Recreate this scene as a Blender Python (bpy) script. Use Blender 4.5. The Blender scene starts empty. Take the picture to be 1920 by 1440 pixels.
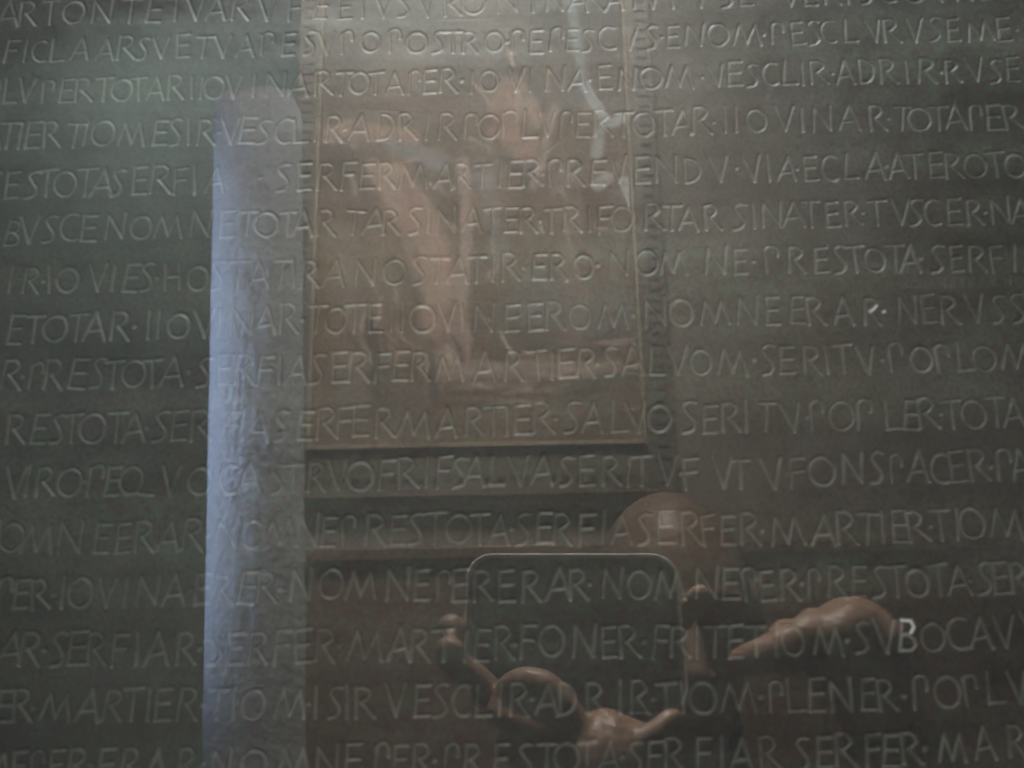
import bpy, bmesh, math, random
import numpy as np
from mathutils import Vector, Matrix

random.seed(7)
rng = np.random.default_rng(7)
SC = bpy.context.scene
COL = SC.collection

# ------------------------------------------------------------------ camera
FPX, CX, CY = 1660.0, 960.0, 720.0          # focal length and centre, photograph pixels
PITCH, ROLL = math.radians(13.0), math.radians(1.07)
EYE = Vector((0.0, -0.25, 1.55))            # the lens, a quarter of a metre before the glass
FWD = Vector((0, math.cos(PITCH), math.sin(PITCH)))
R0, U0 = Vector((1, 0, 0)), Vector((0, -math.sin(PITCH), math.cos(PITCH)))
RIGHT = R0 * math.cos(ROLL) - U0 * math.sin(ROLL)
UP = U0 * math.cos(ROLL) + R0 * math.sin(ROLL)
cam_d = bpy.data.cameras.new('camera')
cam = bpy.data.objects.new('camera', cam_d)
COL.objects.link(cam)
m = Matrix((RIGHT, UP, -FWD)).transposed().to_4x4()
m.translation = EYE
cam.matrix_world = m
cam_d.sensor_width = 36.0
cam_d.lens = 36.0 * FPX / 1920.0
cam_d.clip_start, cam_d.clip_end = 0.01, 60.0
cam_d.dof.use_dof = True
cam_d.dof.focus_distance = 0.60
cam_d.dof.aperture_fstop = (cam_d.lens / 1000.0) / 0.0022
SC.camera = cam

# ------------------------------------------------------------------ world, exposure
W = bpy.data.worlds.new("World")
SC.world = W
W.use_nodes = True
bg = W.node_tree.nodes['Background']
bg.inputs[0].default_value = (0.55, 0.60, 0.62, 1)
bg.inputs[1].default_value = 0.02
SC.view_settings.view_transform = 'Standard'
SC.view_settings.look = 'None'
SC.view_settings.exposure = 0.0
SC.view_settings.gamma = 1.0
SC.cycles.use_denoising = True
SC.cycles.max_bounces = 8
SC.cycles.transparent_max_bounces = 12
SC.cycles.sample_clamp_indirect = 4.0

# ------------------------------------------------------------------ lamps
def area(name, loc, target, sx, sy, power, col, spread=180):
    d = bpy.data.lights.new(name, 'AREA')
    d.shape = 'RECTANGLE'; d.size = sx; d.size_y = sy
    d.energy = power; d.color = col; d.spread = math.radians(spread)
    o = bpy.data.objects.new(name, d); COL.objects.link(o)
    o.location = loc
    o.rotation_euler = (Vector(target) - Vector(loc)).to_track_quat('-Z', 'Y').to_euler()
    return o

PL = area('picture_light', (-0.08, -0.95, 5.0), (-0.12, -2.45, 2.75), 1.0, 0.5, 125, (1.0, 0.945, 0.885), 58)
WL = area('window_light', (-2.9, -2.24, 2.15), (-0.78, -2.33, 2.14), 0.4, 0.8, 150, (0.50, 0.66, 1.0), 42)
FL = area('far_wall_fill', (-2.3, -3.9, 5.4), (-2.0, -5.0, 3.6), 1.2, 0.4, 66, (0.88, 1.0, 0.97), 120)  # unseen lamp added to brighten the far wall
CL = area('case_light', (-0.12, -0.75, 3.3), (-0.02, 0.04, 2.0), 0.7, 0.25, 2.8, (0.92, 0.97, 1.0), 29)
HL = area('ceiling_spotlight', (0.0, -0.45, 3.0), (0.10, -0.32, 1.55), 0.08, 0.08, 3.0, (1.0, 0.88, 0.77), 29)

HL.data.shape = 'DISK'

# ------------------------------------------------------------------ helpers
def ray(px, py):
    return (FWD + RIGHT * ((px - CX) / FPX) + UP * ((CY - py) / FPX))

def on_plane(px, py, y):
    """The point on the upright plane at depth y that the photograph shows at px, py."""
    d = ray(px, py)
    return EYE + d * ((y - EYE.y) / d.y)

def back(px, py, dist):
    """The point of the room, dist metres before the glass, that is mirrored at px, py."""
    p = on_plane(px, py, dist)
    return Vector((p.x, -p.y, p.z))

def tag(o, label=None, cat=None, group=None, kind=None):
    if label: o['label'] = label
    if cat: o['category'] = cat
    if group: o['group'] = group
    if kind: o['kind'] = kind
    return o

def link(name, me, mats=(), parent=None, smooth=False):
    for q in mats:
        me.materials.append(q)
    o = bpy.data.objects.new(name, me)
    COL.objects.link(o)
    if parent is not None:
        o.parent = parent
    if smooth:
        me.polygons.foreach_set('use_smooth', [True] * len(me.polygons))
    return o

def empty(name, loc=(0, 0, 0)):
    o = bpy.data.objects.new(name, None)
    COL.objects.link(o)
    o.location = loc
    return o

def from_bm(name, bm, mats=(), parent=None, smooth=False):
    me = bpy.data.meshes.new(name)
    bmesh.ops.recalc_face_normals(bm, faces=bm.faces)
    bm.to_mesh(me); bm.free()
    return link(name, me, mats, parent, smooth)

def bm_box(bm, lo, hi, bevel=0.0, M=None):
    r = bmesh.ops.create_cube(bm, size=1.0)
    vs = r['verts']
    for v in vs:
        v.co = Vector([lo[i] + (v.co[i] + 0.5) * (hi[i] - lo[i]) for i in range(3)])
    if bevel > 0:
        es = list({e for v in vs for e in v.link_edges})
        g = bmesh.ops.bevel(bm, geom=es, offset=bevel, segments=2, affect='EDGES', profile=0.5)
        vs = list({v for f in g['faces'] for v in f.verts} | {v for v in vs if v.is_valid})
    if M is not None:
        for v in {v for v in vs if v.is_valid}:
            v.co = M @ v.co
    return vs

def box(name, lo, hi, mat, parent=None, bevel=0.0):
    bm = bmesh.new()
    bm_box(bm, lo, hi, bevel)
    return from_bm(name, bm, [mat], parent)

def material(name):
    mt = bpy.data.materials.new(name)
    mt.use_nodes = True
    nt = mt.node_tree
    return mt, nt, nt.nodes['Principled BSDF'], nt.nodes['Material Output']

def ramp(nt, fac, stops):
    r = nt.nodes.new('ShaderNodeValToRGB')
    els = r.color_ramp.elements
    els[0].position, els[0].color = stops[0][0], (*stops[0][1], 1)
    els[1].position, els[1].color = stops[-1][0], (*stops[-1][1], 1)
    for p, c in stops[1:-1]:
        e = els.new(p); e.color = (*c, 1)
    nt.links.new(fac, r.inputs[0])
    return r.outputs[0]

def noise(nt, scale, detail=3, rough=0.55, vec=None, stretch=None):
    tc = nt.nodes.new('ShaderNodeTexCoord')
    src = tc.outputs['Object']
    if stretch:
        mp = nt.nodes.new('ShaderNodeMapping')
        mp.inputs['Scale'].default_value = stretch
        nt.links.new(src, mp.inputs[0]); src = mp.outputs[0]
    n = nt.nodes.new('ShaderNodeTexNoise')
    n.inputs['Scale'].default_value = scale
    n.inputs['Detail'].default_value = detail
    n.inputs['Roughness'].default_value = rough
    nt.links.new(src, n.inputs['Vector'])
    return n

def mixc(nt, fac, a, b, mode='MIX'):
    x = nt.nodes.new('ShaderNodeMix'); x.data_type = 'RGBA'; x.blend_type = mode
    for sock, v in ((x.inputs[0], fac), (x.inputs[6], a), (x.inputs[7], b)):
        if hasattr(v, 'is_linked'): nt.links.new(v, sock)
        elif isinstance(v, tuple): sock.default_value = (*v, 1)
        else: sock.default_value = v
    return x.outputs[2]

def plain(name, c1, c2, scale, rough=0.7, metal=0.0, bump=0.0, bscale=None, stretch=None, spec=0.5):
    mt, nt, p, _ = material(name)
    n = noise(nt, scale, 4, 0.6, stretch=stretch)
    nt.links.new(ramp(nt, n.outputs['Fac'], [(0.3, c1), (0.7, c2)]), p.inputs['Base Color'])
    p.inputs['Roughness'].default_value = rough
    p.inputs['Metallic'].default_value = metal
    p.inputs['Specular IOR Level'].default_value = spec
    if bump:
        b = nt.nodes.new('ShaderNodeBump')
        n2 = noise(nt, bscale or scale * 3, 4, 0.6)
        b.inputs['Distance'].default_value = bump
        nt.links.new(n2.outputs['Fac'], b.inputs['Height'])
        nt.links.new(b.outputs[0], p.inputs['Normal'])
    return mt

# ------------------------------------------------------------------ materials
def bronze_material():
    mt, nt, p, _ = material('aged_bronze')
    n1 = noise(nt, 16, 5, 0.62, stretch=(0.22, 1, 2.2))
    base = ramp(nt, n1.outputs['Fac'], [(0.30, (0.030, 0.026, 0.024)), (0.5, (0.048, 0.042, 0.034)), (0.70, (0.074, 0.069, 0.054))])
    n2 = noise(nt, 760, 2, 0.6)                 # fine grains of green and brown corrosion
    grain = ramp(nt, n2.outputs['Fac'], [(0.32, (0.75, 0.35, 0.85)), (0.5, (1.0, 1.0, 1.0)), (0.68, (0.75, 1.75, 1.35))])
    c = mixc(nt, 0.75, base, grain, 'MULTIPLY')
    n5 = noise(nt, 55, 4, 0.7)
    c = mixc(nt, 0.35, c, ramp(nt, n5.outputs['Fac'], [(0.35, (0.66, 0.63, 0.66)), (0.65, (1.4, 1.42, 1.34))]), 'MULTIPLY')
    at = nt.nodes.new('ShaderNodeAttribute'); at.attribute_name = 'groove'
    n3 = noise(nt, 130, 3, 0.7)
    mm = nt.nodes.new('ShaderNodeMath'); mm.operation = 'MULTIPLY'
    rr = ramp(nt, n3.outputs['Fac'], [(0.30, (0.45, 0.45, 0.45)), (0.62, (1, 1, 1))])
    nt.links.new(at.outputs['Fac'], mm.inputs[0]); nt.links.new(rr, mm.inputs[1])
    n4 = noise(nt, 240, 2, 0.5)
    dep = ramp(nt, n4.outputs['Fac'], [(0.35, (0.088, 0.100, 0.082)), (0.6, (0.152, 0.150, 0.126))])
    c = mixc(nt, mm.outputs[0], c, dep)          # pale deposit held in the cuts
    a2 = nt.nodes.new('ShaderNodeAttribute'); a2.attribute_name = 'painted_glint'
    c = mixc(nt, a2.outputs['Fac'], c, (0.86, 0.86, 0.80))  # lamp glints painted as pale colour in a few cuts
    nt.links.new(c, p.inputs['Base Color'])
    p.inputs['Metallic'].default_value = 0.15
    p.inputs['Specular IOR Level'].default_value = 0.5
    r = ramp(nt, n5.outputs['Fac'], [(0.3, (0.40, 0.40, 0.40)), (0.7, (0.58, 0.58, 0.58))])
    nt.links.new(r, p.inputs['Roughness'])
    b = nt.nodes.new('ShaderNodeBump'); b.inputs['Distance'].default_value = 0.00012
    b.inputs['Strength'].default_value = 0.8
    n6 = noise(nt, 330, 4, 0.65)
    nt.links.new(n6.outputs['Fac'], b.inputs['Height'])
    nt.links.new(b.outputs[0], p.inputs['Normal'])
    return mt

def glass_material():
    mt = bpy.data.materials.new('clear_glass'); mt.use_nodes = True
    nt = mt.node_tree; nt.nodes.clear()
    out = nt.nodes.new('ShaderNodeOutputMaterial')
    g = nt.nodes.new('ShaderNodeBsdfGlossy'); g.inputs['Roughness'].default_value = 0.0
    g.inputs['Color'].default_value = (1, 1, 1, 1)
    t = nt.nodes.new('ShaderNodeBsdfTransparent'); t.inputs['Color'].default_value = (0.975, 0.985, 0.98, 1)
    f = nt.nodes.new('ShaderNodeFresnel')
    ge = nt.nodes.new('ShaderNodeNewGeometry')
    mp = nt.nodes.new('ShaderNodeMapRange')
    mp.inputs['From Min'].default_value = 0; mp.inputs['From Max'].default_value = 1
    mp.inputs['To Min'].default_value = 1.52; mp.inputs['To Max'].default_value = 1 / 1.52
    nt.links.new(ge.outputs['Backfacing'], mp.inputs['Value'])
    nt.links.new(mp.outputs[0], f.inputs['IOR'])
    mx = nt.nodes.new('ShaderNodeMixShader')
    nt.links.new(f.outputs[0], mx.inputs[0]); nt.links.new(t.outputs[0], mx.inputs[1]); nt.links.new(g.outputs[0], mx.inputs[2])
    # dusty film added to veil the pane with pale haze
    d = nt.nodes.new('ShaderNodeBsdfDiffuse'); d.inputs['Color'].default_value = (0.80, 0.82, 0.82, 1)
    n = noise(nt, 9, 5, 0.65)
    mr = nt.nodes.new('ShaderNodeMapRange')
    mr.inputs['From Min'].default_value = 0.3; mr.inputs['From Max'].default_value = 0.7
    mr.inputs['To Min'].default_value = 0.005; mr.inputs['To Max'].default_value = 0.012
    nt.links.new(n.outputs['Fac'], mr.inputs['Value'])
    m2 = nt.nodes.new('ShaderNodeMixShader')
    nt.links.new(mr.outputs[0], m2.inputs[0]); nt.links.new(mx.outputs[0], m2.inputs[1]); nt.links.new(d.outputs[0], m2.inputs[2])
    nt.links.new(m2.outputs[0], out.inputs['Surface'])
    return mt

BRONZE = bronze_material()
GLASS = glass_material()
PLASTER = plain('grey_plaster', (0.20, 0.21, 0.225), (0.33, 0.34, 0.355), 24, 0.9, bump=0.012, bscale=55)
WALL = plain('warm_wall', (0.108, 0.090, 0.070), (0.140, 0.118, 0.092), 5, 0.85, bump=0.002, bscale=30)
FARWALL = plain('far_wall', (0.15, 0.175, 0.16), (0.21, 0.24, 0.22), 4, 0.9)
DARKWOOD = plain('dark_wood', (0.060, 0.034, 0.022), (0.11, 0.062, 0.040), 6, 0.55, stretch=(1, 1, 8))
GILT = plain('dull_gilt', (0.075, 0.060, 0.044), (0.105, 0.086, 0.062), 60, 0.5, metal=0.25)
GILT_PALE = plain('rubbed_gilt', (0.20, 0.16, 0.11), (0.26, 0.21, 0.145), 60, 0.5, metal=0.15)
FLOORM = plain('stone_floor', (0.09, 0.08, 0.07), (0.15, 0.135, 0.12), 3, 0.6)
CEILM = plain('ceiling_paint', (0.55, 0.55, 0.52), (0.65, 0.65, 0.62), 3, 0.9)
SKIN = plain('skin', (0.30, 0.195, 0.14), (0.42, 0.28, 0.205), 22, 0.40, bump=0.0012, bscale=160)
SKIN.node_tree.nodes['Principled BSDF'].inputs['Coat Weight'].default_value = 0.12
SKIN.node_tree.nodes['Principled BSDF'].inputs['Coat Roughness'].default_value = 0.22
CLOTH = plain('dark_cloth', (0.016, 0.014, 0.018), (0.030, 0.026, 0.032), 30, 0.9, bump=0.002, bscale=60)
TROUSER = plain('dark_trousers', (0.02, 0.022, 0.03), (0.035, 0.037, 0.05), 30, 0.9)
SHOE = plain('shoe_leather', (0.015, 0.012, 0.01), (0.03, 0.024, 0.02), 30, 0.45)
PHONEBODY = plain('phone_shell', (0.060, 0.070, 0.060), (0.075, 0.085, 0.075), 80, 0.45)
PHONERIM = plain('phone_rim', (0.86, 0.89, 0.86), (0.90, 0.92, 0.90), 50, 0.20, metal=0.1)
LENSM = plain('lens_glass', (0.01, 0.01, 0.012), (0.015, 0.015, 0.02), 50, 0.08)
STEEL = plain('case_steel', (0.10, 0.10, 0.10), (0.14, 0.14, 0.14), 30, 0.4, metal=0.7)
EYEM = plain('eye_white', (0.7, 0.68, 0.64), (0.78, 0.75, 0.72), 50, 0.2)
BROWM = plain('brow_hair', (0.05, 0.03, 0.02), (0.09, 0.06, 0.04), 200, 0.8)

# ------------------------------------------------------------------ room
def struct(o):
    return tag(o, kind='structure')

struct(box('floor', (-4.2, -5.2, -0.1), (4.2, 0.8, 0.0), FLOORM))
struct(box('ceiling', (-4.2, -5.2, 5.6), (4.2, 0.8, 5.7), CEILM))
struct(box('wall_back', (on_plane(556, 500, 2.465).x, -2.80, 0.0), (4.0, -2.465, 5.6), WALL))
struct(box('wall_far', (-4.0, -5.1, 0.0), (-0.9, -5.0, 5.6), FARWALL))
struct(box('wall_left', (-4.1, -5.0, 0.0), (-4.0, 0.7, 5.6), FARWALL))
struct(box('wall_right', (4.0, -5.0, 0.0), (4.1, 0.7, 5.6), WALL))
struct(box('wall_case', (-4.0, 0.35, 0.0), (4.0, 0.45, 5.6), FARWALL))

# wainscot under the painting
z1 = back(700, 1026, 2.405).z
wn = empty('wainscot', (1.2, -2.46, 0))
tag(wn, 'dark brown wooden wall panelling below the framed painting', 'panelling')
for k in range(9):
    x0 = -0.62 + k * 0.5
    o = box('panel', (x0 + 0.004, -2.4645, 0.12), (x0 + 0.496, -2.432, z1 - 0.045), DARKWOOD, None, 0.004)
    o.parent = wn; o.matrix_parent_inverse = Matrix.Translation(-wn.location)
o = box('cap_rail', (-0.62, -2.4645, z1 - 0.04), (3.99, -2.405, z1), DARKWOOD, None, 0.006)
o.parent = wn; o.matrix_parent_inverse = Matrix.Translation(-wn.location)
o = box('skirting', (-0.62, -2.4645, 0.0), (3.99, -2.42, 0.115), DARKWOOD, None, 0.004)
o.parent = wn; o.matrix_parent_inverse = Matrix.Translation(-wn.location)

# ------------------------------------------------------------------ plaster pilaster
def pilaster():
    d0 = 2.30
    tl = back(402, 190, d0); bl = back(378, 1440, d0); tr = back(548, 190, d0)
    zt, zb = back(402, 180, d0).z, 0.0
    # profile in plan, from the left return round a soft corner to the right edge
    n = 26
    w = tr.x - tl.x
    prof = []
    prof.append((0.0, -0.42))
    for k in range(n):
        t = k / (n - 1)
        x = t * w * 0.80
        y = 0.055 * (1 - (1 - t) ** 3.6)
        prof.append((x, y))
    prof.append((w * 0.80, -0.012 + 0.055))
    prof.append((w * 1.0, 0.030))
    prof.append((w * 1.0, -0.42))
    rows = 60
    lean = (bl.x - tl.x) / (bl.z - tl.z)
    verts, faces = [], []
    for r in range(rows + 1):
        z = zb + (zt - zb) * r / rows
        for (x, y) in prof:
            j = 0.0016 * math.sin(z * 37 + x * 50) + random.uniform(-0.0012, 0.0012)
            verts.append((tl.x + x + (z - tl.z) * lean, -d0 + y + j, z))
    m_ = len(prof)
    for r in range(rows):
        for k in range(m_ - 1):
            i = r * m_ + k
            faces.append((i, i + 1, i + 1 + m_, i + m_))
    faces.append(tuple(rows * m_ + k for k in range(m_)))
    me = bpy.data.meshes.new('plaster_pilaster')
    me.from_pydata(verts, [], faces)
    o = link('plaster_pilaster', me, [PLASTER], None, True)
    tag(o, 'pale bluish rough plaster pillar left of the framed painting, lit from the left', 'pillar')
pilaster()

# ------------------------------------------------------------------ framed painting
def painting():
    D = 2.44
    c = [back(583, 838, D), back(1205, 825, D)]
    x0, x1, zb = c[0].x, c[1].x, (c[0].z + c[1].z) / 2
    zt = 4.25
    root = empty('framed_painting', ((x0 + x1) / 2, -D, zb))
    tag(root, 'large framed painting of rose robed figures on the brown wall, mirrored in the glass', 'painting')
    inv = Matrix.Translation(-root.location)
    def par(o):
        o.parent = root; o.matrix_parent_inverse = inv
        return o
    # canvas: paint laid on as colour at the vertices of a gently sagging sheet
    nx, nz = 280, 760
    zc = zt
    pix = lambda px, py: ((back(px, py, D).x), back(px, py, D).z)
    X, Z = np.meshgrid(np.linspace(x0, x1, nx), np.linspace(zb, zc, nz))
    def fbm(sx, sz, seed, oct=4):
        g = np.random.default_rng(seed); out = np.zeros_like(X); amp = 1.0
        for o_ in range(oct):
            kx, kz = int(sx * 2 ** o_) + 2, int(sz * 2 ** o_) + 2
            G = g.random((kz + 1, kx + 1))
            u = (X - x0) / (x1 - x0) * (kx - 1e-6); v = (Z - zb) / (zc - zb) * (kz - 1e-6)
            i, j = u.astype(int), v.astype(int); fu, fv = u - i, v - j
            fu = fu * fu * (3 - 2 * fu); fv = fv * fv * (3 - 2 * fv)
            out += amp * ((G[j, i] * (1 - fu) + G[j, i + 1] * fu) * (1 - fv) + (G[j + 1, i] * (1 - fu) + G[j + 1, i + 1] * fu) * fv)
            amp *= 0.5
        return out / (2 - 0.5 ** (oct - 1)) - 0.5
    n1, n2, n3 = fbm(3, 5, 1), fbm(7, 12, 2), fbm(24, 30, 3)
    C = np.zeros((nz, nx, 3))
    C[:] = (0.105, 0.092, 0.080)
    C *= (1 + 0.5 * n1 + 0.6 * n2)[..., None]
    hgt = np.clip((Z - back(900, 420, D).z) / (back(900, -150, D).z - back(900, 420, D).z), 0, 1)[..., None]
    C[:] = C * (np.array((1.22, 0.94, 0.72)) * (1 - hgt) + np.array((0.95, 1.10, 1.16)) * hgt)  # sky tint toward the top, its blue also painting in the haze
    def blob(pts, wid, col, a=0.8, soft=0.5, wob=0.02):
        P = [pix(*q) for q in pts]
        wpx = wid * 2.69 / FPX
        Xw, Zw = X + wob * n2, Z + wob * n1
        dmin = np.full(X.shape, 1e9)
        for (ax, az), (bx, bz) in zip(P[:-1], P[1:]):
            dx, dz = bx - ax, bz - az
            L = dx * dx + dz * dz + 1e-12
            t = np.clip(((Xw - ax) * dx + (Zw - az) * dz) / L, 0, 1)
            dmin = np.minimum(dmin, np.hypot(Xw - ax - t * dx, Zw - az - t * dz))
        k = np.clip((wpx - dmin) / (wpx * soft), 0, 1)
        k = k * k * (3 - 2 * k) * a * (1 + 0.25 * n3)
        k = np.clip(k, 0, 1)[..., None]
        C[:] = C * (1 - k) + np.array(col) * k
    rose, flesh, ochre, dark, grey = (0.27, 0.170, 0.130), (0.33, 0.235, 0.18), (0.17, 0.11, 0.05), (0.035, 0.032, 0.028), (0.19, 0.185, 0.175)
    blob([(640, 760), (1180, 760)], 95, (0.121, 0.094, 0.072), .55)
    blob([(1010, 560), (1180, 590)], 75, (0.138, 0.129, 0.116), .7)
    blob([(940, 640), (1150, 640)], 26, (0.099, 0.088, 0.077), .6)
    # left figure in rose drapery
    blob([(735, 330), (800, 440), (835, 560), (850, 680)], 52, rose, .75)
    blob([(790, 400), (825, 520), (815, 600)], 34, flesh, .5)
    blob([(700, 310), (760, 400)], 24, flesh, .7)
    blob([(612, 250), (650, 235), (720, 250), (770, 255)], 26, flesh, .55)
    blob([(705, 235), (718, 245)], 9, (0.396, 0.303, 0.231), .8)
    blob([(725, 325), (740, 318)], 22, (0.286, 0.231, 0.165), .8)
    blob([(740, 270), (800, 290), (820, 300)], 26, grey, .5)
    blob([(640, 430), (650, 560), (660, 740)], 38, (0.187, 0.149, 0.116), .55)
    blob([(615, 470), (625, 640)], 20, ochre, .5)
    blob([(868, 300), (876, 420), (866, 560), (845, 660)], 17, (0.275, 0.204, 0.165), .8, .6, .004)
    blob([(790, 360), (815, 400), (865, 430)], 4, (0.303, 0.259, 0.198), .8, .8, .003)
    blob([(700, 600), (712, 740)], 20, dark, .55)
    blob([(735, 480), (790, 560)], 14, dark, .4)
    blob([(808, 640), (812, 745)], 14, dark, .6)
    blob([(712, 560), (716, 745)], 4, (0.248, 0.198, 0.143), .6, .8, .004)
    blob([(797, 600), (800, 745)], 4, (0.248, 0.198, 0.143), .6, .8, .004)
    blob([(580, 500), (596, 800)], 22, (0.143, 0.083, 0.044), .6)
    # middle figure above, pale rose robe opening downward
    blob([(945, 190), (955, 240), (985, 275)], 42, rose, .5)
    blob([(960, 160), (1000, 215)], 34, flesh, .4)
    blob([(1040, 200), (1015, 300), (1000, 345)], 14, (0.286, 0.220, 0.182), .6, .7, .004)
    blob([(925, 245), (1000, 262)], 16, (0.275, 0.182, 0.149), .5)
    blob([(1065, 330), (1080, 450)], 30, (0.209, 0.160, 0.127), .5)
    blob([(1060, 470), (1090, 560), (1075, 640)], 26, (0.198, 0.149, 0.116), .5)
    blob([(910, 330), (940, 480)], 26, (0.171, 0.165, 0.149), .5)
    blob([(905, 590), (1000, 590)], 30, (0.121, 0.113, 0.099), .5)
    # pale step the figures stand on, dark arch beside it
    blob([(862, 690), (1160, 688)], 22, (0.259, 0.204, 0.171), .85, .5, .01)
    blob([(860, 722), (1060, 726)], 12, (0.237, 0.182, 0.149), .7, .6, .006)
    blob([(1060, 745), (1120, 712), (1200, 705)], 20, (0.083, 0.069, 0.055), .7)
    blob([(850, 745), (1020, 748)], 3, (0.275, 0.220, 0.176), .6, .8, .003)
    g = random.Random(11)
    for k in range(230):
        cx_, cy_ = g.choice([(735, 340), (800, 440), (830, 560), (850, 660), (650, 250), (700, 600), (950, 230), (980, 200), (1080, 420), (1000, 700), (900, 700), (1120, 690), (640, 500), (930, 420)])
        px_, py_ = cx_ + g.gauss(0, 34), cy_ + g.gauss(0, 48)
        an = g.gauss(1.35, 0.5) if cy_ < 670 else g.gauss(0.0, 0.15)
        ln_ = g.uniform(10, 60)
        pts = [(px_, py_), (px_ + ln_ * math.cos(an) * .5 + g.gauss(0, 3), py_ + ln_ * math.sin(an) * .5), (px_ + ln_ * math.cos(an), py_ + ln_ * math.sin(an))]
        tone = g.choice([(0.42, 0.31, 0.24), (0.34, 0.20, 0.14), (0.40, 0.34, 0.28), (0.05, 0.042, 0.035), (0.07, 0.05, 0.035), (0.15, 0.12, 0.07)])
        blob(pts, g.uniform(2.0, 6.5), tone, g.uniform(.35, .75), .8, .003)
    # white streaks: a bright reflection painted into the canvas
    blob([(1098, 158), (1112, 184), (1122, 196), (1136, 226)], 13, (0.95, 0.96, 0.94), 1.0, .45, .003)
    blob([(1132, 222), (1150, 226), (1168, 218)], 13, (0.92, 0.91, 0.88), .9, .6, .003)
    blob([(1125, 245), (1118, 285)], 17, (0.46, 0.45, 0.43), .7, .8, .004)
    blob([(1140, 330), (1122, 344)], 17, (0.75, 0.71, 0.64), .8, .8, .004)
    blob([(1174, 338), (1187, 370), (1197, 400)], 16, (0.96, 0.95, 0.92), 1.0, .45, .003)
    blob([(1198, 405), (1202, 442)], 13, (0.50, 0.52, 0.56), .8, .8, .003)
    blob([(1072, 0), (1085, 90), (1095, 150)], 16, (0.24, 0.26, 0.26), .6, .8, .004)
    blob([(1165, 300), (1150, 560)], 20, (0.17, 0.14, 0.12), .4)
    C *= (1 + 0.10 * n3)[..., None]
    C = np.clip(C, 0.02, 1)
    Y = -D - 0.012 + 0.002 * n1
    co = np.stack([X, Y, Z], -1).reshape(-1, 3)
    idx = np.arange(nx * nz).reshape(nz, nx)
    q = np.stack([idx[:-1, :-1], idx[:-1, 1:], idx[1:, 1:], idx[1:, :-1]], -1).reshape(-1, 4)
    q = q[:, ::-1]
    me = grid_mesh('canvas', co, q)
    ca = me.attributes.new('paint', 'FLOAT_COLOR', 'POINT')
    ca.data.foreach_set('color', np.concatenate([C.reshape(-1, 3), np.ones((nx * nz, 1))], 1).astype(np.float32).ravel())
    mt, nt, p, _ = material('oil_paint')
    at = nt.nodes.new('ShaderNodeAttribute'); at.attribute_name = 'paint'
    nt.links.new(at.outputs['Color'], p.inputs['Base Color'])
    p.inputs['Roughness'].default_value = 0.8
    p.inputs['Specular IOR Level'].default_value = 0.12
    b = nt.nodes.new('ShaderNodeBump'); b.inputs['Distance'].default_value = 0.001
    nn = noise(nt, 40, 5, 0.7); nt.links.new(nn.outputs['Fac'], b.inputs['Height']); nt.links.new(b.outputs[0], p.inputs['Normal'])
    par(link('canvas', me, [mt], None, True))
    # frame
    xo0, xo1 = back(545, 500, D).x, back(1245, 500, D).x
    zb2 = back(800, 925, D).z
    par(box('side_rail', (xo0, -D - 0.02, zb2), (x0 - 0.012, -D + 0.01, zt + 0.10), GILT, None, 0.004))
    par(box('side_rail', (x1 + 0.012, -D - 0.02, zb2), (xo1, -D + 0.01, zt + 0.10), GILT, None, 0.004))
    par(box('bottom_rail', (x0 - 0.011, -D - 0.02, zb2), (x1 + 0.011, -D + 0.006, zb - 0.014), GILT, None, 0.004))
    par(box('top_rail', (x0 - 0.011, -D - 0.02, zt + 0.012), (x1 + 0.011, -D + 0.006, zt + 0.10), GILT, None, 0.004))
    for nm, lo, hi in (('inner_lip', (x0 - 0.0115, -D - 0.03, zb - 0.0135), (x1 + 0.0115, -D + 0.022, zb)),
                       ('inner_lip', (x0 - 0.0115, -D - 0.03, zb + 0.0005), (x0, -D + 0.022, zt)),
                       ('inner_lip', (x1, -D - 0.03, zb + 0.0005), (x1 + 0.0115, -D + 0.022, zt)),
                       ('outer_lip', (xo0 - 0.006, -D - 0.035, zb2 - 0.012), (xo1 + 0.006, -D + 0.026, zb2 - 0.001))):
        par(box(nm, lo, hi, GILT_PALE if nm == 'inner_lip' else DARKWOOD, None, 0.002))
    # dentils along the sides and the foot
    proto = None
    def dentil(x, z, sx, sz):
        nonlocal proto
        if proto is None:
            bm = bmesh.new(); bm_box(bm, (-0.5, -0.5, -0.5), (0.5, 0.5, 0.5)); proto = bpy.data.meshes.new('dentil'); bm.to_mesh(proto); bm.free(); proto.materials.append(GILT)
        o = bpy.data.objects.new('dentil', proto); COL.objects.link(o)
        o.location = (x, -D + 0.013, z); o.scale = (sx, 0.003, sz)
        o.parent = root; o.matrix_parent_inverse = inv
    wr = x0 - 0.012 - xo0
    z = zb2 + 0.03
    while z < zt + 0.05:
        dentil(xo0 + wr * 0.5, z, wr * 0.5, 0.018)
        dentil(xo1 - wr * 0.5, z, wr * 0.5, 0.018)
        z += 0.036
    x = x0 + 0.02
    while x < x1:
        dentil(x, (zb2 + zb - 0.014) / 2 + 0.005, 0.02, (zb - zb2) * 0.36)
        x += 0.04

def grid_mesh(name, co, quads, smooth=True):
    me = bpy.data.meshes.new(name)
    nv, nf = len(co), len(quads)
    me.vertices.add(nv); me.vertices.foreach_set('co', np.ascontiguousarray(co, dtype=np.float32).ravel())
    me.loops.add(nf * 4); me.loops.foreach_set('vertex_index', np.ascontiguousarray(quads, dtype=np.int32).ravel())
    me.polygons.add(nf)
    me.polygons.foreach_set('loop_start', np.arange(0, nf * 4, 4, dtype=np.int32))
    me.polygons.foreach_set('use_smooth', np.full(nf, smooth))
    me.update(calc_edges=True)
    return me

painting()

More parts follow.
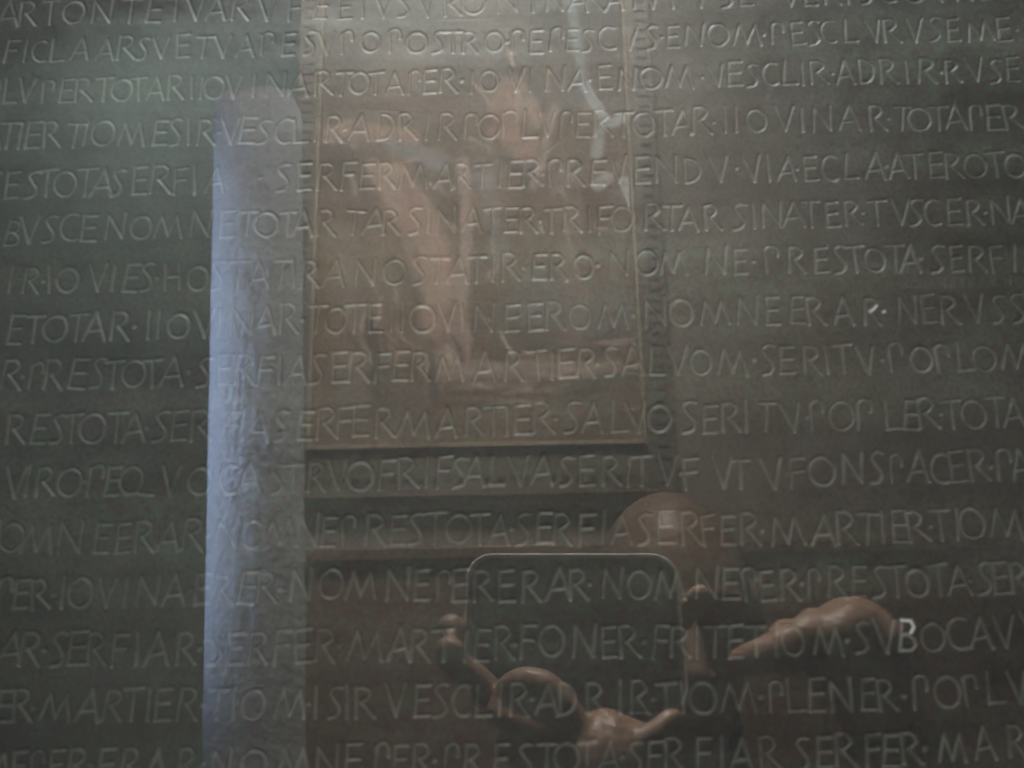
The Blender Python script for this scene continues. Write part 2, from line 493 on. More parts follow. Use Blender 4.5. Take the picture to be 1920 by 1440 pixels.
# ------------------------------------------------------------------ bronze tablet
# glyphs in a box one cap height tall: list of polylines, and width
def arc(cx, cy, rx, ry, a0, a1, n=14):
    return [(cx + rx * math.cos(math.radians(a0 + (a1 - a0) * k / n)), cy + ry * math.sin(math.radians(a0 + (a1 - a0) * k / n))) for k in range(n + 1)]
G = {
 'A': [[(-.36, 0), (.02, 1.0)], [(.02, 1.0), (.36, .0)], [(-.20, .30), (.22, .36)]],
 'B': [[(-.24, 1), (-.26, 0)], [(-.24, .98), (.08, .98), (.2, .80), (.1, .60), (-.22, .52)], [(-.05, .55), (.2, .42), (.27, .22), (.15, .05), (-.25, .0)]],
 'C': [arc(.08, .5, .40, .50, 62, 298)],
 'D': [[(-.28, 1), (-.28, 0)], [(-.28, 1)] + arc(-.18, .5, .46, .5, 80, -80) + [(-.28, 0)]],
 'E': [[(-.20, 1), (-.22, 0)], [(-.20, .98), (.24, 1.02)], [(-.20, .52), (.18, .55)], [(-.22, .0), (.24, .02)]],
 'F': [[(-.20, 1), (-.22, -.04)], [(-.20, .98), (.26, 1.02)], [(-.20, .52), (.18, .55)]],
 'H': [[(-.3, 1), (-.3, 0)], [(.3, 1), (.3, 0)], [(-.3, .5), (.3, .52)]],
 'I': [[(0, 1), (-.01, 0)]],
 'L': [[(-.20, 1), (-.22, 0)], [(-.22, 0), (.26, .03)]],
 'M': [[(-.52, 0), (-.30, .90)], [(-.30, .90), (.00, .08)], [(.00, .08), (.28, .90)], [(.28, .90), (.52, 0)]],
 'N': [[(-.34, 0), (-.30, .96)], [(-.30, .96), (.30, .04)], [(.30, .04), (.34, 1.04)]],
 'O': [arc(0, .47, .40, .47, 90, 450, 22)],
 'P': [[(-.18, 0), (-.20, .88)], [(-.20, .86), (-.12, .98), (.04, 1.03), (.18, .98), (.24, .84), (.23, .62)]],
 'Q': [arc(-.08, .52, .40, .46, 300, -60 + 0, 22)[:0] + arc(-.08, .52, .38, .46, -60, 290, 22), [(-.22, .02), (.08, .10), (.44, .0), (.70, -.02)]],
 'R': [[(-.26, 1.0), (-.28, 0)], [(-.26, .98), (.02, 1.02), (.18, .90), (.20, .74), (.06, .58), (-.08, .50)], [(-.08, .50), (.34, .0)]],
 'S': [[(.26, .97), (.06, 1.02), (-.12, .92), (-.14, .78), (.02, .56), (.16, .36), (.18, .18), (.06, .02), (-.18, -.03)]],
 'T': [[(0, .98), (-.01, 0)], [(-.32, .96), (.32, 1.0)]],
 'V': [[(-.34, 1.0), (.04, .0)], [(.04, .0), (.30, 1.02)]],
}
# each line: baseline points (x, y), cap height left and right, then letters with the places
# where they stand along the line (photograph pixels); a bare number after a letter is its centre
L = []
def line(base, cap, s, small=False):
    L.append((base, cap, s.split(), small))
line([(-300, 56), (140, 45), (760, 31), (1000, 22), (1370, 13), (1920, 0), (2220, -8)], (46, 40),
     "S-290 V-250 I-215 P-180 O-140 R-95 I-60 A15 R52 T95 O138 N192 T245 E288 T330 V368 A405 R450 V500 F552 E600 E647 I680 V718 S757 V800 R848 O888 N953 T1000 N1040 A1083 R1115 A1152 T1190 V1222 P1270 V1312 S1363 E1400 V1480 E1520 R1560 I1590 S1625 C1665 O1715 T1765 R1805 E1850 B1895 L1940 A1980 N2030 I2065 R2100 .2120 P2150 E2190")
line([(-300, 128), (100, 115), (280, 112), (695, 99), (1005, 98), (1265, 88), (1347, 86), (1595, 80), (1920, 76), (2220, 68)], (40, 42),
     "A-285 R-245 V-205 I-170 O-135 P-90 E-55 F20 I48 C75 L108 A150 A198 R237 S268 V303 E345 T382 V418 A460 P500 E540 S580 V612 P650 O695 P740 O782 S820 T850 R880 O927 .950 P968 E1005 P1040 E1073 S1100 C1140 V1180 S1222 .1240 E1262 N1300 O1346 M1400 .1430 P1455 E1497 S1527 C1555 L1595 V1640 .1655 R1672 V1715 S1752 E1787 M1838 E1882 .1905 V1940 E1980 S2015 T2050 I2080 C2115 A2155 T2190")
line([(-300, 203), (20, 194), (225, 190), (400, 186), (670, 176), (910, 173), (1215, 166), (1480, 159), (1700, 156), (1920, 155), (2220, 148)], (42, 43),
     "M-280 A-220 R-180 T-140 I-110 E-85 R-50 P-15 L20 V48 P90 E125 R158 T197 O228 T263 A293 R330 I362 I378 O402 V438 I476 N517 A560 R607 T640 O672 T705 A740 P775 E805 R840 .865 I885 O916 V965 I995 N1040 A1082 .1107 E1135 N1175 O1222 M1274 .1318 V1345 E1378 S1410 C1445 L1480 I1505 R1535 .1560 A1585 D1625 R1665 I1700 R1735 .1765 R1785 V1828 S1865 E1898 M1950 E2000 .2025 E2050 S2085 O2125 P2170")
line([(-300, 286), (15, 279), (190, 274), (490, 268), (725, 262), (990, 257), (1210, 254), (1420, 246), (1720, 245), (1920, 243), (2220, 236)], (46, 46),
     "R-285 S-250 E-215 R-180 F-140 E-105 R-70 M-25 T15 I38 E62 R98 T140 I160 O193 M248 E300 S330 I355 R386 .408 V432 E462 S492 C530 L565 I592 R625 .645 A672 D722 R765 I800 R838 P880 O917 P955 L993 V1025 P1060 E1093 R1130 T1170 O1207 T1247 A1278 R1315 .1338 I1360 I1380 O1420 V1470 I1505 N1542 A1592 R1645 .1665 T1690 O1722 T1760 A1792 P1828 E1863 R1900 .1925 I1945 O1985 V2035 I2070 N2110 A2160")
line([(-300, 380), (10, 371), (150, 367), (380, 361), (540, 356), (690, 353), (970, 350), (1200, 341), (1520, 337), (1920, 331), (2220, 325)], (49, 46),
     "I-280 R-245 .-220 P-190 R-60 P-100 R-55 E-15 E22 S58 T88 O122 T160 A190 S218 E262 R300 F338 I366 A402 .488 S530 E570 R612 F652 E688 R725 M775 A830 R866 T905 I937 E965 R997 .1017 P1040 R1078 E1120 V1160 E1205 N1250 D1300 V1350 .1382 V1412 I1443 A1475 .1495 E1521 C1557 L1595 A1640 .1660 A1685 T1715 E1755 R1788 O1828 T1870 O1905 T1945 E1980 .2005 T2030 A2065 R2105 S2140 I2165")
line([(-300, 468), (20, 458), (130, 450), (260, 446), (500, 442), (650, 438), (960, 435), (1190, 432), (1380, 428), (1540, 423), (1920, 419), (2220, 412)], (47, 46),
     "C-285 E-250 N-205 A-160 H-115 A-70 C-30 B20 V52 S90 C130 E165 N215 O262 M315 N375 E425 T462 O498 T540 A567 R610 T662 A700 R732 S778 I803 N838 A885 T925 E957 R990 .1012 T1035 R1072 I1107 F1135 O1165 R1225 T1260 A1290 R1337 S1385 I1415 N1447 A1488 T1522 E1562 R1600 .1618 T1645 V1688 S1716 C1750 E1790 R1828 .1848 N1878 A1916 H1955 A1995 R2035 C2070 E2105 R2145")
line([(-300, 556), (60, 546), (260, 542), (590, 537), (740, 533), (860, 528), (1100, 521), (1220, 516), (1480, 512), (1640, 509), (1920, 507), (2220, 500)], (49, 48),
     "N-285 E-240 R-205 S-170 I-140 T-110 I-75 T-45 I14 R52 .75 I90 O122 V178 I208 E240 S272 .290 H322 O368 S405 T444 A484 T525 I551 R580 A625 N685 O740 S785 T820 A857 T895 I925 R957 .980 E1010 R1047 O1095 .1120 N1160 O1212 M1262 N1340 E1388 .1412 P1447 R1492 E1540 S1575 T1605 O1641 T1680 A1706 .1727 S1757 E1795 R1832 F1872 I1903 A1940 S1985 E2020 R2060 F2100 E2140")
line([(1680, 540), (1920, 534), (2050, 532)], (17, 17),
     "N1696 O1716 M1742 N1768 E1786 E1804 R1822 A1844 R1864 N1890 O1912 M1936", True)
line([(-300, 651), (22, 641), (300, 633), (560, 622), (960, 620), (1200, 614), (1320, 609), (1680, 605), (1920, 601), (2220, 595)], (52, 49),
     "C-290 E-255 R-220 P-180 A-140 S-100 E-65 P-25 E22 T60 O98 T140 A175 R222 .248 I277 I295 O333 V382 I410 N450 A497 R540 .565 T592 O628 T665 E704 I735 I755 O793 V838 I868 N907 E960 E1005 R1040 O1087 M1150 .1185 N1230 O1278 M1340 N1400 E1448 E1495 R1530 A1582 R1635 .1658 N1702 E1745 R1782 V1832 S1873 S1913 I1945 H1980 I2015 T2050 I2080 R2115")
line([(-300, 736), (15, 728), (240, 724), (560, 718), (740, 712), (950, 712), (1140, 704), (1440, 700), (1640, 698), (1920, 692), (2220, 685)], (53, 51),
     "H-285 O-240 S-205 T-170 A-135 T-100 I-70 R-35 R15 .35 P60 R95 E140 S178 T210 O246 T285 A320 .350 S380 E420 R455 F495 I525 A555 S592 E637 R672 F715 E750 R787 M843 A908 R962 T1010 I1035 E1062 R1097 .1118 S1145 A1187 L1230 V1268 O1313 M1372 .1412 S1440 E1475 R1522 I1552 T1582 V1627 .1654 P1682 O1730 P1770 L1812 O1850 M1908 T1960 O2000 T2045 A2080 M2130")
line([(-300, 842), (20, 831), (200, 826), (530, 824), (670, 817), (930, 815), (1160, 808), (1310, 811), (1500, 807), (1800, 801), (1920, 797), (2220, 790)], (55, 54),
     "I-290 O-250 V-205 I-165 N-125 A-75 P-30 R25 E68 S103 T133 O170 T217 A250 .272 S298 E334 R374 F428 I452 A482 S525 E571 R612 F645 E675 R720 M775 A836 R887 T925 I951 E980 R1018 .1040 S1070 A1110 L1160 V1195 O1235 S1292 E1330 R1370 I1400 T1436 V1486 .1512 P1532 O1578 P1620 L1675 E1708 R1742 .1765 T1788 O1828 T1870 A1902 R1950 I1985 I2005 O2045 V2095")
line([(-300, 941), (20, 929), (270, 926), (520, 922), (680, 917), (850, 912), (1030, 907), (1300, 912), (1480, 914), (1640, 904), (1920, 899), (2220, 893)], (54, 55),
     "N-285 E-240 R-200 F-165 A-120 R-75 S-35 V25 I48 R82 O126 .154 P174 E208 Q247 V316 O372 C425 A465 S516 T548 R590 V632 O675 F722 R765 I800 F832 S860 A888 L930 V975 A1015 S1060 E1100 R1145 I1178 T1205 V1250 .1278 F1298 V1355 T1390 V1450 .1475 F1497 O1543 N1600 S1645 P1682 A1722 C1765 E1800 R1838 .1860 P1885 A1920 S1960 E1995 T2030 V2070 A2120")
line([(-300, 1046), (18, 1034), (180, 1038), (350, 1030), (700, 1020), (860, 1018), (1170, 1018), (1500, 1020), (1690, 1015), (1840, 1009), (1920, 1006), (2220, 1000)], (57, 57),
     "I-285 O-240 V-190 I-155 N-110 E-65 N-25 O18 M68 N130 E188 E230 R268 A314 R358 .382 N424 O472 M523 N575 E613 P652 R702 E745 S778 T815 O858 T900 A936 .958 S980 E1020 R1052 F1100 I1130 A1166 S1208 E1250 R1296 F1332 E1366 R1406 .1430 M1480 A1545 R1590 T1627 I1657 E1690 R1726 .1747 T1768 I1798 O1828 M1890 E1945 S1980 I2010 R2045 .2070 V2105")
line([(-300, 1150), (35, 1140), (250, 1136), (450, 1132), (620, 1122), (950, 1126), (1200, 1120), (1440, 1124), (1620, 1118), (1920, 1111), (2220, 1105)], (57, 57),
     "L-285 V-240 P-200 E-160 R-120 T-80 O-40 P5 E38 R76 .97 I116 O148 V198 I234 N275 A325 .353 E378 R418 E460 R497 .522 N563 O618 M676 N745 E790 P830 E863 R905 E950 R995 A1047 R1085 .1106 N1147 O1198 M1257 N1325 E1370 P1410 E1442 R1482 .1505 P1527 R1570 E1612 S1650 T1685 O1725 T1765 A1802 .1821 S1848 E1880 R1915 F1955 I1985 A2025 S2070")
line([(-300, 1256), (30, 1245), (220, 1247), (520, 1242), (740, 1236), (900, 1239), (1000, 1230), (1260, 1232), (1500, 1228), (1800, 1216), (1920, 1211), (2220, 1204)], (60, 58),
     "S-290 T-250 O-205 T-160 A-115 R-70 P-30 A15 R52 .78 S106 E141 R178 F222 I255 A292 R346 .372 S400 E440 R480 F525 E567 R606 .633 M682 A747 R785 T832 I872 E902 R945 .962 F988 O1035 N1095 E1143 R1182 .1207 F1237 R1275 I1308 T1341 E1380 T1420 I1457 O1490 M1555 .1590 S1618 V1662 B1702 O1750 C1800 A1843 V1887 V1940 .1970 E2000 N2050")
line([(-300, 1364), (40, 1352), (460, 1347), (700, 1344), (1000, 1340), (1300, 1336), (1500, 1334), (1700, 1330), (1800, 1325), (1920, 1315), (2220, 1308)], (58, 60),
     "R-290 F-250 I-220 A-175 S-130 E-90 R-50 E5 R40 .58 M102 A162 R207 T246 I277 E303 R347 .375 T404 I434 O470 M541 .576 I591 S625 I650 R682 V740 E790 S825 C865 L905 I937 R972 .995 A1025 D1065 R1118 I1165 R1200 .1225 T1250 I1283 O1320 M1387 .1428 P1457 L1495 E1533 N1582 E1630 R1667 .1697 P1727 O1780 P1825 L1870 V1915 P1960 E2000 R2040")
line([(-300, 1476), (0, 1466), (480, 1461), (800, 1453), (1400, 1443), (1640, 1438), (1900, 1419), (2220, 1410)], (58, 60),
     "O-280 M-220 I-170 N-120 O-70 M-15 E32 P68 E103 R142 .165 E196 R238 A290 R347 .375 N412 O475 M550 N612 E660 P711 E748 R790 .812 P843 R885 E937 S985 T1025 O1062 T1102 A1142 .1165 S1192 E1228 R1266 F1320 I1355 A1392 R1447 S1510 E1548 R1588 F1640 E1672 R1712 .1737 M1787 A1850 R1908 T1950 I1985 E2020")
line([(-300, 1584), (0, 1574), (800, 1562), (1400, 1552), (1900, 1530), (2220, 1520)], (60, 60),
     "T-260 O-210 T-160 A-120 R-75 I-35 I-15 O25 V75 I115 N160 A215 R265 .290 T320 O362 T405 A445 P495 E535 R575 .600 I625 O665 V715 I755 N800 A860 .890 E920 R960 E1000 R1040 N1095 O1145 M1205 N1275 E1330 P1375 E1415 R1455 .1480 P1510 R1550 E1595 S1635 T1675 O1715 T1755 A1795 S1840 E1880 R1920 F1965")

TY = 0.050                                      # the tablet's face, 5 cm behind the glass
PXM = (TY - EYE.y) / FPX                        # metres per photograph pixel near the lens axis
Pc = [on_plane(x, y, TY) for x, y in ((-330, -150), (2250, -150), (-330, 1640), (2250, 1640))]
FX0, FX1 = max(Pc[0].x, Pc[2].x) * 1.0, min(Pc[1].x, Pc[3].x)
FZ0, FZ1 = max(Pc[2].z, Pc[3].z), min(Pc[0].z, Pc[1].z)
TX0, TX1, TZ0, TZ1 = FX0 - 0.055, FX1 + 0.05, EYE.z - 0.36, EYE.z + 0.44

def tablet():
    step = 1.95 * PXM
    nfx, nfz = int((FX1 - FX0) / step), int((FZ1 - FZ0) / step)
    xs = np.concatenate([np.linspace(TX0, FX0, 18)[:-1], np.linspace(FX0, FX1, nfx), np.linspace(FX1, TX1, 18)[1:]])
    zs = np.concatenate([np.linspace(TZ0, FZ0, 40)[:-1], np.linspace(FZ0, FZ1, nfz), np.linspace(FZ1, TZ1, 40)[1:]])
    X, Z = np.meshgrid(xs, zs)
    NX, NZ = len(xs), len(zs)
    D = np.full(X.shape, 1e9, np.float32)       # distance to nearest cut over that cut's half width
    ID = np.full(X.shape, -1, np.int32)
    GR = np.zeros(X.shape, np.float32)
    GLINT = np.zeros(X.shape, np.float32)  # strength of the painted glints
    DEP = np.zeros(X.shape, np.float32)
    ox, oz = 17, 39
    def to_plane(px, py):
        p = on_plane(px, py, TY)
        return p.x, p.z
    def interp(base, x):
        bx = [b[0] for b in base]; by = [b[1] for b in base]
        return float(np.interp(x, bx, by))
    info = []
    for base, cap, toks, small in L:
        for tk in toks:
            ch, x = tk[0], float(tk[1:])
            lid = len(info)
            t = min(1, max(0, x / 1920.0))
            h = (cap[0] + (cap[1] - cap[0]) * t) * random.uniform(0.93, 1.05)
            y = interp(base, x) + random.uniform(-1.6, 1.6) * (0.4 if small else 1)
            info.append([ch, x, y, h, 0])
            hw = (2.2 if small else random.uniform(2.5, 3.7)) * PXM * (0.92 + 0.16 * (y / 1440))
            depth = (0.00018 if small else random.uniform(0.00042, 0.00060))
            faint = 1.0
            if y < 230 and x < 640: faint = 0.75
            rot = math.radians(random.gauss(-1.0, 2.2)); wd = random.uniform(0.92, 1.08)
            bx, bz = to_plane(x, y); tx, tz = to_plane(x, y - h)
            H = tz - bz
            if ch == '.':
                lines = [[(0, .44), (.02, .47)]]; hwm = 1.25
            else:
                lines = G[ch]; hwm = 1.0
                if ch in 'OC': wd *= min(1.0, 1.05)
            sk = random.uniform(-0.03, 0.06)
            for ln in lines:
                P = []
                for (u, v) in ln:
                    u, v = u * wd + sk * v, v
                    u2, v2 = u * math.cos(rot) - v * math.sin(rot), u * math.sin(rot) + v * math.cos(rot)
                    P.append((bx + u2 * H * 1.0 + random.uniform(-.012, .012) * H, bz + v2 * H + random.uniform(-.012, .012) * H))
                ns = len(P) - 1
                for k in range(ns):
                    (ax, az), (cx_, cz_) = P[k], P[k + 1]
                    rad = hw * 2.3
                    i0, i1 = np.searchsorted(xs, min(ax, cx_) - rad), np.searchsorted(xs, max(ax, cx_) + rad)
                    j0, j1 = np.searchsorted(zs, min(az, cz_) - rad), np.searchsorted(zs, max(az, cz_) + rad)
                    if i1 <= i0 or j1 <= j0: continue
                    xx, zz = X[j0:j1, i0:i1], Z[j0:j1, i0:i1]
                    dx, dz = cx_ - ax, cz_ - az
                    LL = dx * dx + dz * dz + 1e-14
                    tt = np.clip(((xx - ax) * dx + (zz - az) * dz) / LL, 0, 1)
                    s = (k + tt) / ns
                    flare = 1.0 + 0.30 * s ** 5 + 0.10 * (1 - s) ** 6
                    d = np.hypot(xx - ax - tt * dx, zz - az - tt * dz) / (hw * hwm * flare)
                    cur = D[j0:j1, i0:i1]
                    m_ = d < cur
                    cur[m_] = d[m_]
                    idv = ID[j0:j1, i0:i1]; idv[m_ & (d < 1.9)] = lid
                    dv = DEP[j0:j1, i0:i1]; np.maximum(dv, np.where(d < 2.2, depth * faint * (0.85 + 0.3 * s), 0), out=dv)
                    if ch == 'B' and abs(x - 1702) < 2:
                        gv = GLINT[j0:j1, i0:i1]
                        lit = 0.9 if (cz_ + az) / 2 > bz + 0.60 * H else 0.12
                        np.maximum(gv, lit * np.clip(1.15 - d, 0, 1), out=gv)
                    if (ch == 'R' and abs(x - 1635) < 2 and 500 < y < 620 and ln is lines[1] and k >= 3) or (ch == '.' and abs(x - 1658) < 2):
                        gv = GLINT[j0:j1, i0:i1]; np.maximum(gv, 0.7 * np.clip(1.1 - d, 0, 1), out=gv)
    prof = np.where(D < 1.5, 0.5 * (1 + np.cos(np.pi * np.clip(D / 1.35, 0, 1))), 0)
    prof = np.clip(prof, 0, 1) ** 0.9
    lip = 0.10 * np.exp(-((D - 1.45) / 0.28) ** 2)
    SCR = np.zeros(X.shape, np.float32)
    for k in range(46):
        ax = random.uniform(FX0, FX1); az = random.uniform(FZ0, FZ1); an = random.gauss(0.1, 0.8); ln_ = random.uniform(0.004, 0.035)
        cx_, cz_ = ax + ln_ * math.cos(an), az + ln_ * math.sin(an)
        i0, i1 = np.searchsorted(xs, min(ax, cx_) - 0.001), np.searchsorted(xs, max(ax, cx_) + 0.001)
        j0, j1 = np.searchsorted(zs, min(az, cz_) - 0.001), np.searchsorted(zs, max(az, cz_) + 0.001)
        if i1 <= i0 or j1 <= j0: continue
        xx, zz = X[j0:j1, i0:i1], Z[j0:j1, i0:i1]
        dx, dz = cx_ - ax, cz_ - az
        tt = np.clip(((xx - ax) * dx + (zz - az) * dz) / (dx * dx + dz * dz), 0, 1)
        d = np.hypot(xx - ax - tt * dx, zz - az - tt * dz) / 0.00032
        v = SCR[j0:j1, i0:i1]; np.maximum(v, np.clip(1 - d, 0, 1) * np.sin(np.pi * np.clip(tt, .02, .98)), out=v)
    for k in range(420):
        ax = random.uniform(FX0, FX1); az = random.uniform(FZ0, FZ1); r_ = random.uniform(0.0003, 0.0011) * random.uniform(.6, 1.3)
        i0, i1 = np.searchsorted(xs, ax - 2 * r_), np.searchsorted(xs, ax + 2 * r_)
        j0, j1 = np.searchsorted(zs, az - 2 * r_), np.searchsorted(zs, az + 2 * r_)
        if i1 <= i0 or j1 <= j0: continue
        d = np.hypot(X[j0:j1, i0:i1] - ax, (Z[j0:j1, i0:i1] - az) * random.uniform(0.8, 1.5)) / r_
        v = SCR[j0:j1, i0:i1]; np.maximum(v, 1.3 * np.clip(1 - d, 0, 1) ** 1.5, out=v)
    # slow unevenness of the cast sheet
    def vnoise(sc, seed, sx=1.0, sz=1.0):
        g = np.random.default_rng(seed)
        u = (X - TX0) * sc * sx; v = (Z - TZ0) * sc * sz
        Gd = g.random((int(v.max()) + 3, int(u.max()) + 3))
        i, j = u.astype(int), v.astype(int); fu, fv = u - i, v - j
        fu = fu * fu * fu * (fu * (fu * 6 - 15) + 10); fv = fv * fv * fv * (fv * (fv * 6 - 15) + 10)
        return (Gd[j, i] * (1 - fu) + Gd[j, i + 1] * fu) * (1 - fv) + (Gd[j + 1, i] * (1 - fu) + Gd[j + 1, i + 1] * fu) * fv - 0.5
    und = 0.0016 * vnoise(9, 1) + 0.0007 * vnoise(28, 2, 0.7, 1.3) + 0.00022 * vnoise(90, 3, 0.6, 1.5) + 0.00007 * vnoise(300, 4) + 0.00045 * vnoise(62, 5, 0.10, 1.0)
    Y = TY + und + 0.54 * DEP * (prof - lip) + 0.00012 * SCR
    edge = np.minimum(np.minimum(X - TX0, TX1 - X), np.minimum(Z - TZ0, TZ1 - Z))
    Y = Y + 0.004 * np.clip(1 - edge / 0.004, 0, 1) ** 2
    GR = prof * np.where(DEP > 0, np.clip(DEP / 0.00048, 0, 1), 0)
    co = np.stack([X, Y, Z], -1).reshape(-1, 3).astype(np.float32)
    idx = np.arange(NX * NZ).reshape(NZ, NX)
    quads = np.stack([idx[:-1, :-1], idx[:-1, 1:], idx[1:, 1:], idx[1:, :-1]], -1).reshape(-1, 4)
    idf = ID.ravel()[quads]
    cnt = (idf >= 0).sum(1)
    fid = np.where(cnt >= 2, idf.max(1), -1)
    gr, glint = GR.ravel().astype(np.float32), GLINT.ravel().astype(np.float32)
    root = empty('bronze_tablet', ((TX0 + TX1) / 2, TY + 0.006, TZ0))
    tag(root, 'dark green brown bronze tablet engraved with rows of ancient capitals behind the glass', 'tablet')
    inv = Matrix.Translation(-root.location)
    def piece(name, sel, parent):
        q = quads[sel]
        u, iv = np.unique(q, return_inverse=True)
        me = grid_mesh(name, co[u], iv.reshape(-1, 4))
        a1 = me.attributes.new('groove', 'FLOAT', 'POINT'); a1.data.foreach_set('value', gr[u])
        a2 = me.attributes.new('painted_glint', 'FLOAT', 'POINT'); a2.data.foreach_set('value', glint[u])
        o = link(name, me, [BRONZE])
        o.parent = parent
        o.matrix_parent_inverse = inv
        return o
    plate = piece('plate', fid < 0, root)
    # which letters show largest
    sizes = []
    for k, (ch, x, y, h, _) in enumerate(info):
        vis = (-10 < x < 1930) and (0 < y < 1490)
        sizes.append((h if vis and ch != '.' else -1 if ch == '.' else 0, k))
    big = sorted([k for s, k in sorted(sizes, reverse=True)[:299] if s > 0])
    order = np.argsort(fid, kind='stable'); sf = fid[order]
    for k in big:
        a_, b_ = np.searchsorted(sf, k), np.searchsorted(sf, k, side='right')
        if b_ - a_ < 4: continue
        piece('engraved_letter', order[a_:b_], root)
    bigset = np.zeros(len(info) + 1, bool); bigset[big] = True
    rest = (fid >= 0) & ~bigset[np.maximum(fid, 0)]
    r = piece('engraved_lettering', rest, root)
    r['kind'] = 'stuff'
    # the sheet's back and edges
    o = box('back_plate', (TX0 + 0.0005, TY + 0.0045, TZ0 + 0.0005), (TX1 - 0.0005, TY + 0.009, TZ1 - 0.0005), BRONZE, None)
    o.parent = root; o.matrix_parent_inverse = inv
tablet()

# ------------------------------------------------------------------ glass and the case behind it
pane = box('glass_pane', (-0.75, 0.0, EYE.z - 0.62), (0.75, 0.0022, EYE.z + 0.70), GLASS)
tag(pane, 'clear flat glass pane in front of the bronze tablet, mirroring the room', 'glass')
case = empty('display_case', (0, 0.2, 0))
tag(case, 'grey display case that holds the bronze tablet upright', 'display case')
inv = Matrix.Translation(-case.location)
for nm, lo, hi in (('back_panel', (-0.78, 0.075, 0.0), (0.78, 0.095, 2.35)),
                   ('side_frame', (-0.79, -0.02, 0.0), (-0.752, 0.0745, 2.35)),
                   ('side_frame', (0.752, -0.02, 0.0), (0.79, 0.0745, 2.35)),
                   ('plinth', (-0.7515, -0.01, 0.0), (0.7515, 0.0745, EYE.z - 0.621)),
                   ('mount', (-0.20, 0.0592, 1.20), (-0.14, 0.0748, 1.95)),
                   ('mount', (0.14, 0.0592, 1.20), (0.20, 0.0748, 1.95))):
    o = box(nm, lo, hi, STEEL if nm != 'back_panel' else FARWALL, None, 0.0)
    o.parent = case; o.matrix_parent_inverse = inv

# ------------------------------------------------------------------ phone
CAMR = Matrix((RIGHT, UP, -FWD)).transposed()   # columns: right, up, back of the device
def on_phone(px, py, zoff=0.006):
    """Where the mirrored sight line through px, py meets the device's back plane: (right, up)."""
    d = ray(px, py)
    g = EYE + d * ((0 - EYE.y) / d.y)
    r = Vector((d.x, -d.y, d.z))
    o = EYE - FWD * zoff
    t = (o - g).dot(FWD) / r.dot(FWD)
    p = g + r * t - EYE
    return p.dot(RIGHT), p.dot(UP)

def phone():
    xl = on_phone(870, 1150)[0]; xr = on_phone(1281, 1150)[0]
    yt = on_phone(1075, 1035)[1]; yb = on_phone(1075, 1338)[1]
    M = CAMR.to_4x4(); M.translation = EYE
    root = empty('phone'); root.matrix_world = M
    tag(root, 'dark thin phone with rounded corners and shiny rim, held up to photograph the tablet', 'phone')
    def rr(x0, x1, y0, y1, r, n=10):
        pts = []
        for cx_, cy_, a0 in ((x1 - r, y1 - r, 0), (x0 + r, y1 - r, 90), (x0 + r, y0 + r, 180), (x1 - r, y0 + r, 270)):
            for k in range(n + 1):
                a = math.radians(a0 + 90 * k / n)
                pts.append((cx_ + r * math.cos(a), cy_ + r * math.sin(a)))
        return pts
    R = (xr - xl) * 0.125
    def slab(name, ins_profile, mat):
        bm = bmesh.new(); rings = []
        for ins, z in ins_profile:
            rings.append([bm.verts.new((x, y, z)) for x, y in rr(xl + ins, xr - ins, yb + ins, yt - ins, R - ins)])
        for a_, b_ in zip(rings[:-1], rings[1:]):
            n = len(a_)
            for k in range(n): bm.faces.new((a_[k], a_[(k + 1) % n], b_[(k + 1) % n], b_[k]))
        bm.faces.new(rings[0]); bm.faces.new(rings[-1])
        o = from_bm(name, bm, [mat], root, True)
        return o
    z0 = 0.006                                     # the back, just behind the lens opening
    slab('body', [(0.0050, z0), (0.0036, z0 + 0.0004), (0.0030, z0 + 0.009)], PHONEBODY)
    # rim: a swept rounded band
    bm = bmesh.new(); rings = []
    for k in range(10):
        a = 2 * math.pi * k / 10
        ring = []
        for (x, y), (xi, yi) in zip(rr(xl, xr, yb, yt, R), rr(xl + 0.004, xr - 0.004, yb + 0.004, yt - 0.004, R - 0.004)):
            w = (0.12 + 0.88 * ((y - yb) / (yt - yb)) ** 1.5) * (0.5 - 0.5 * math.sin(a))     # the bevel is broad along the top
            ring.append(bm.verts.new((x + (xi - x) * w, y + (yi - y) * w, z0 + 0.0042 + 0.0056 * math.cos(a))))
        rings.append(ring)
    for i in range(10):
        a_, b_ = rings[i], rings[(i + 1) % 10]; n = len(a_)
        for k in range(n): bm.faces.new((a_[k], a_[(k + 1) % n], b_[(k + 1) % n], b_[k]))
    from_bm('rim', bm, [PHONERIM], root, True)
    bm = bmesh.new(); bmesh.ops.create_cone(bm, cap_ends=True, segments=28, radius1=0.0042, radius2=0.0038, depth=0.0012)
    o = from_bm('lens', bm, [LENSM], root, False); o.location = (0, 0, z0 - 0.0004)
    bm = bmesh.new(); bm_box(bm, (xl + 0.006, yb + 0.006, z0 + 0.0092), (xr - 0.006, yt - 0.006, z0 + 0.0098))
    from_bm('screen', bm, [LENSM], root)
    return M, xl, xr, yb, yt
PM, PXL, PXR, PYB, PYT = phone()

# ------------------------------------------------------------------ the photographer
def evaluated(name, ob, mats, parent=None, smooth=True):
    dg = bpy.context.evaluated_depsgraph_get()
    dg.update()
    me = bpy.data.meshes.new_from_object(ob.evaluated_get(dg))
    me.name = name
    old = ob.data
    bpy.data.objects.remove(ob, do_unlink=True)
    bpy.data.meshes.remove(old)
    me.materials.clear()
    o = link(name, me, mats, parent, smooth)
    return o

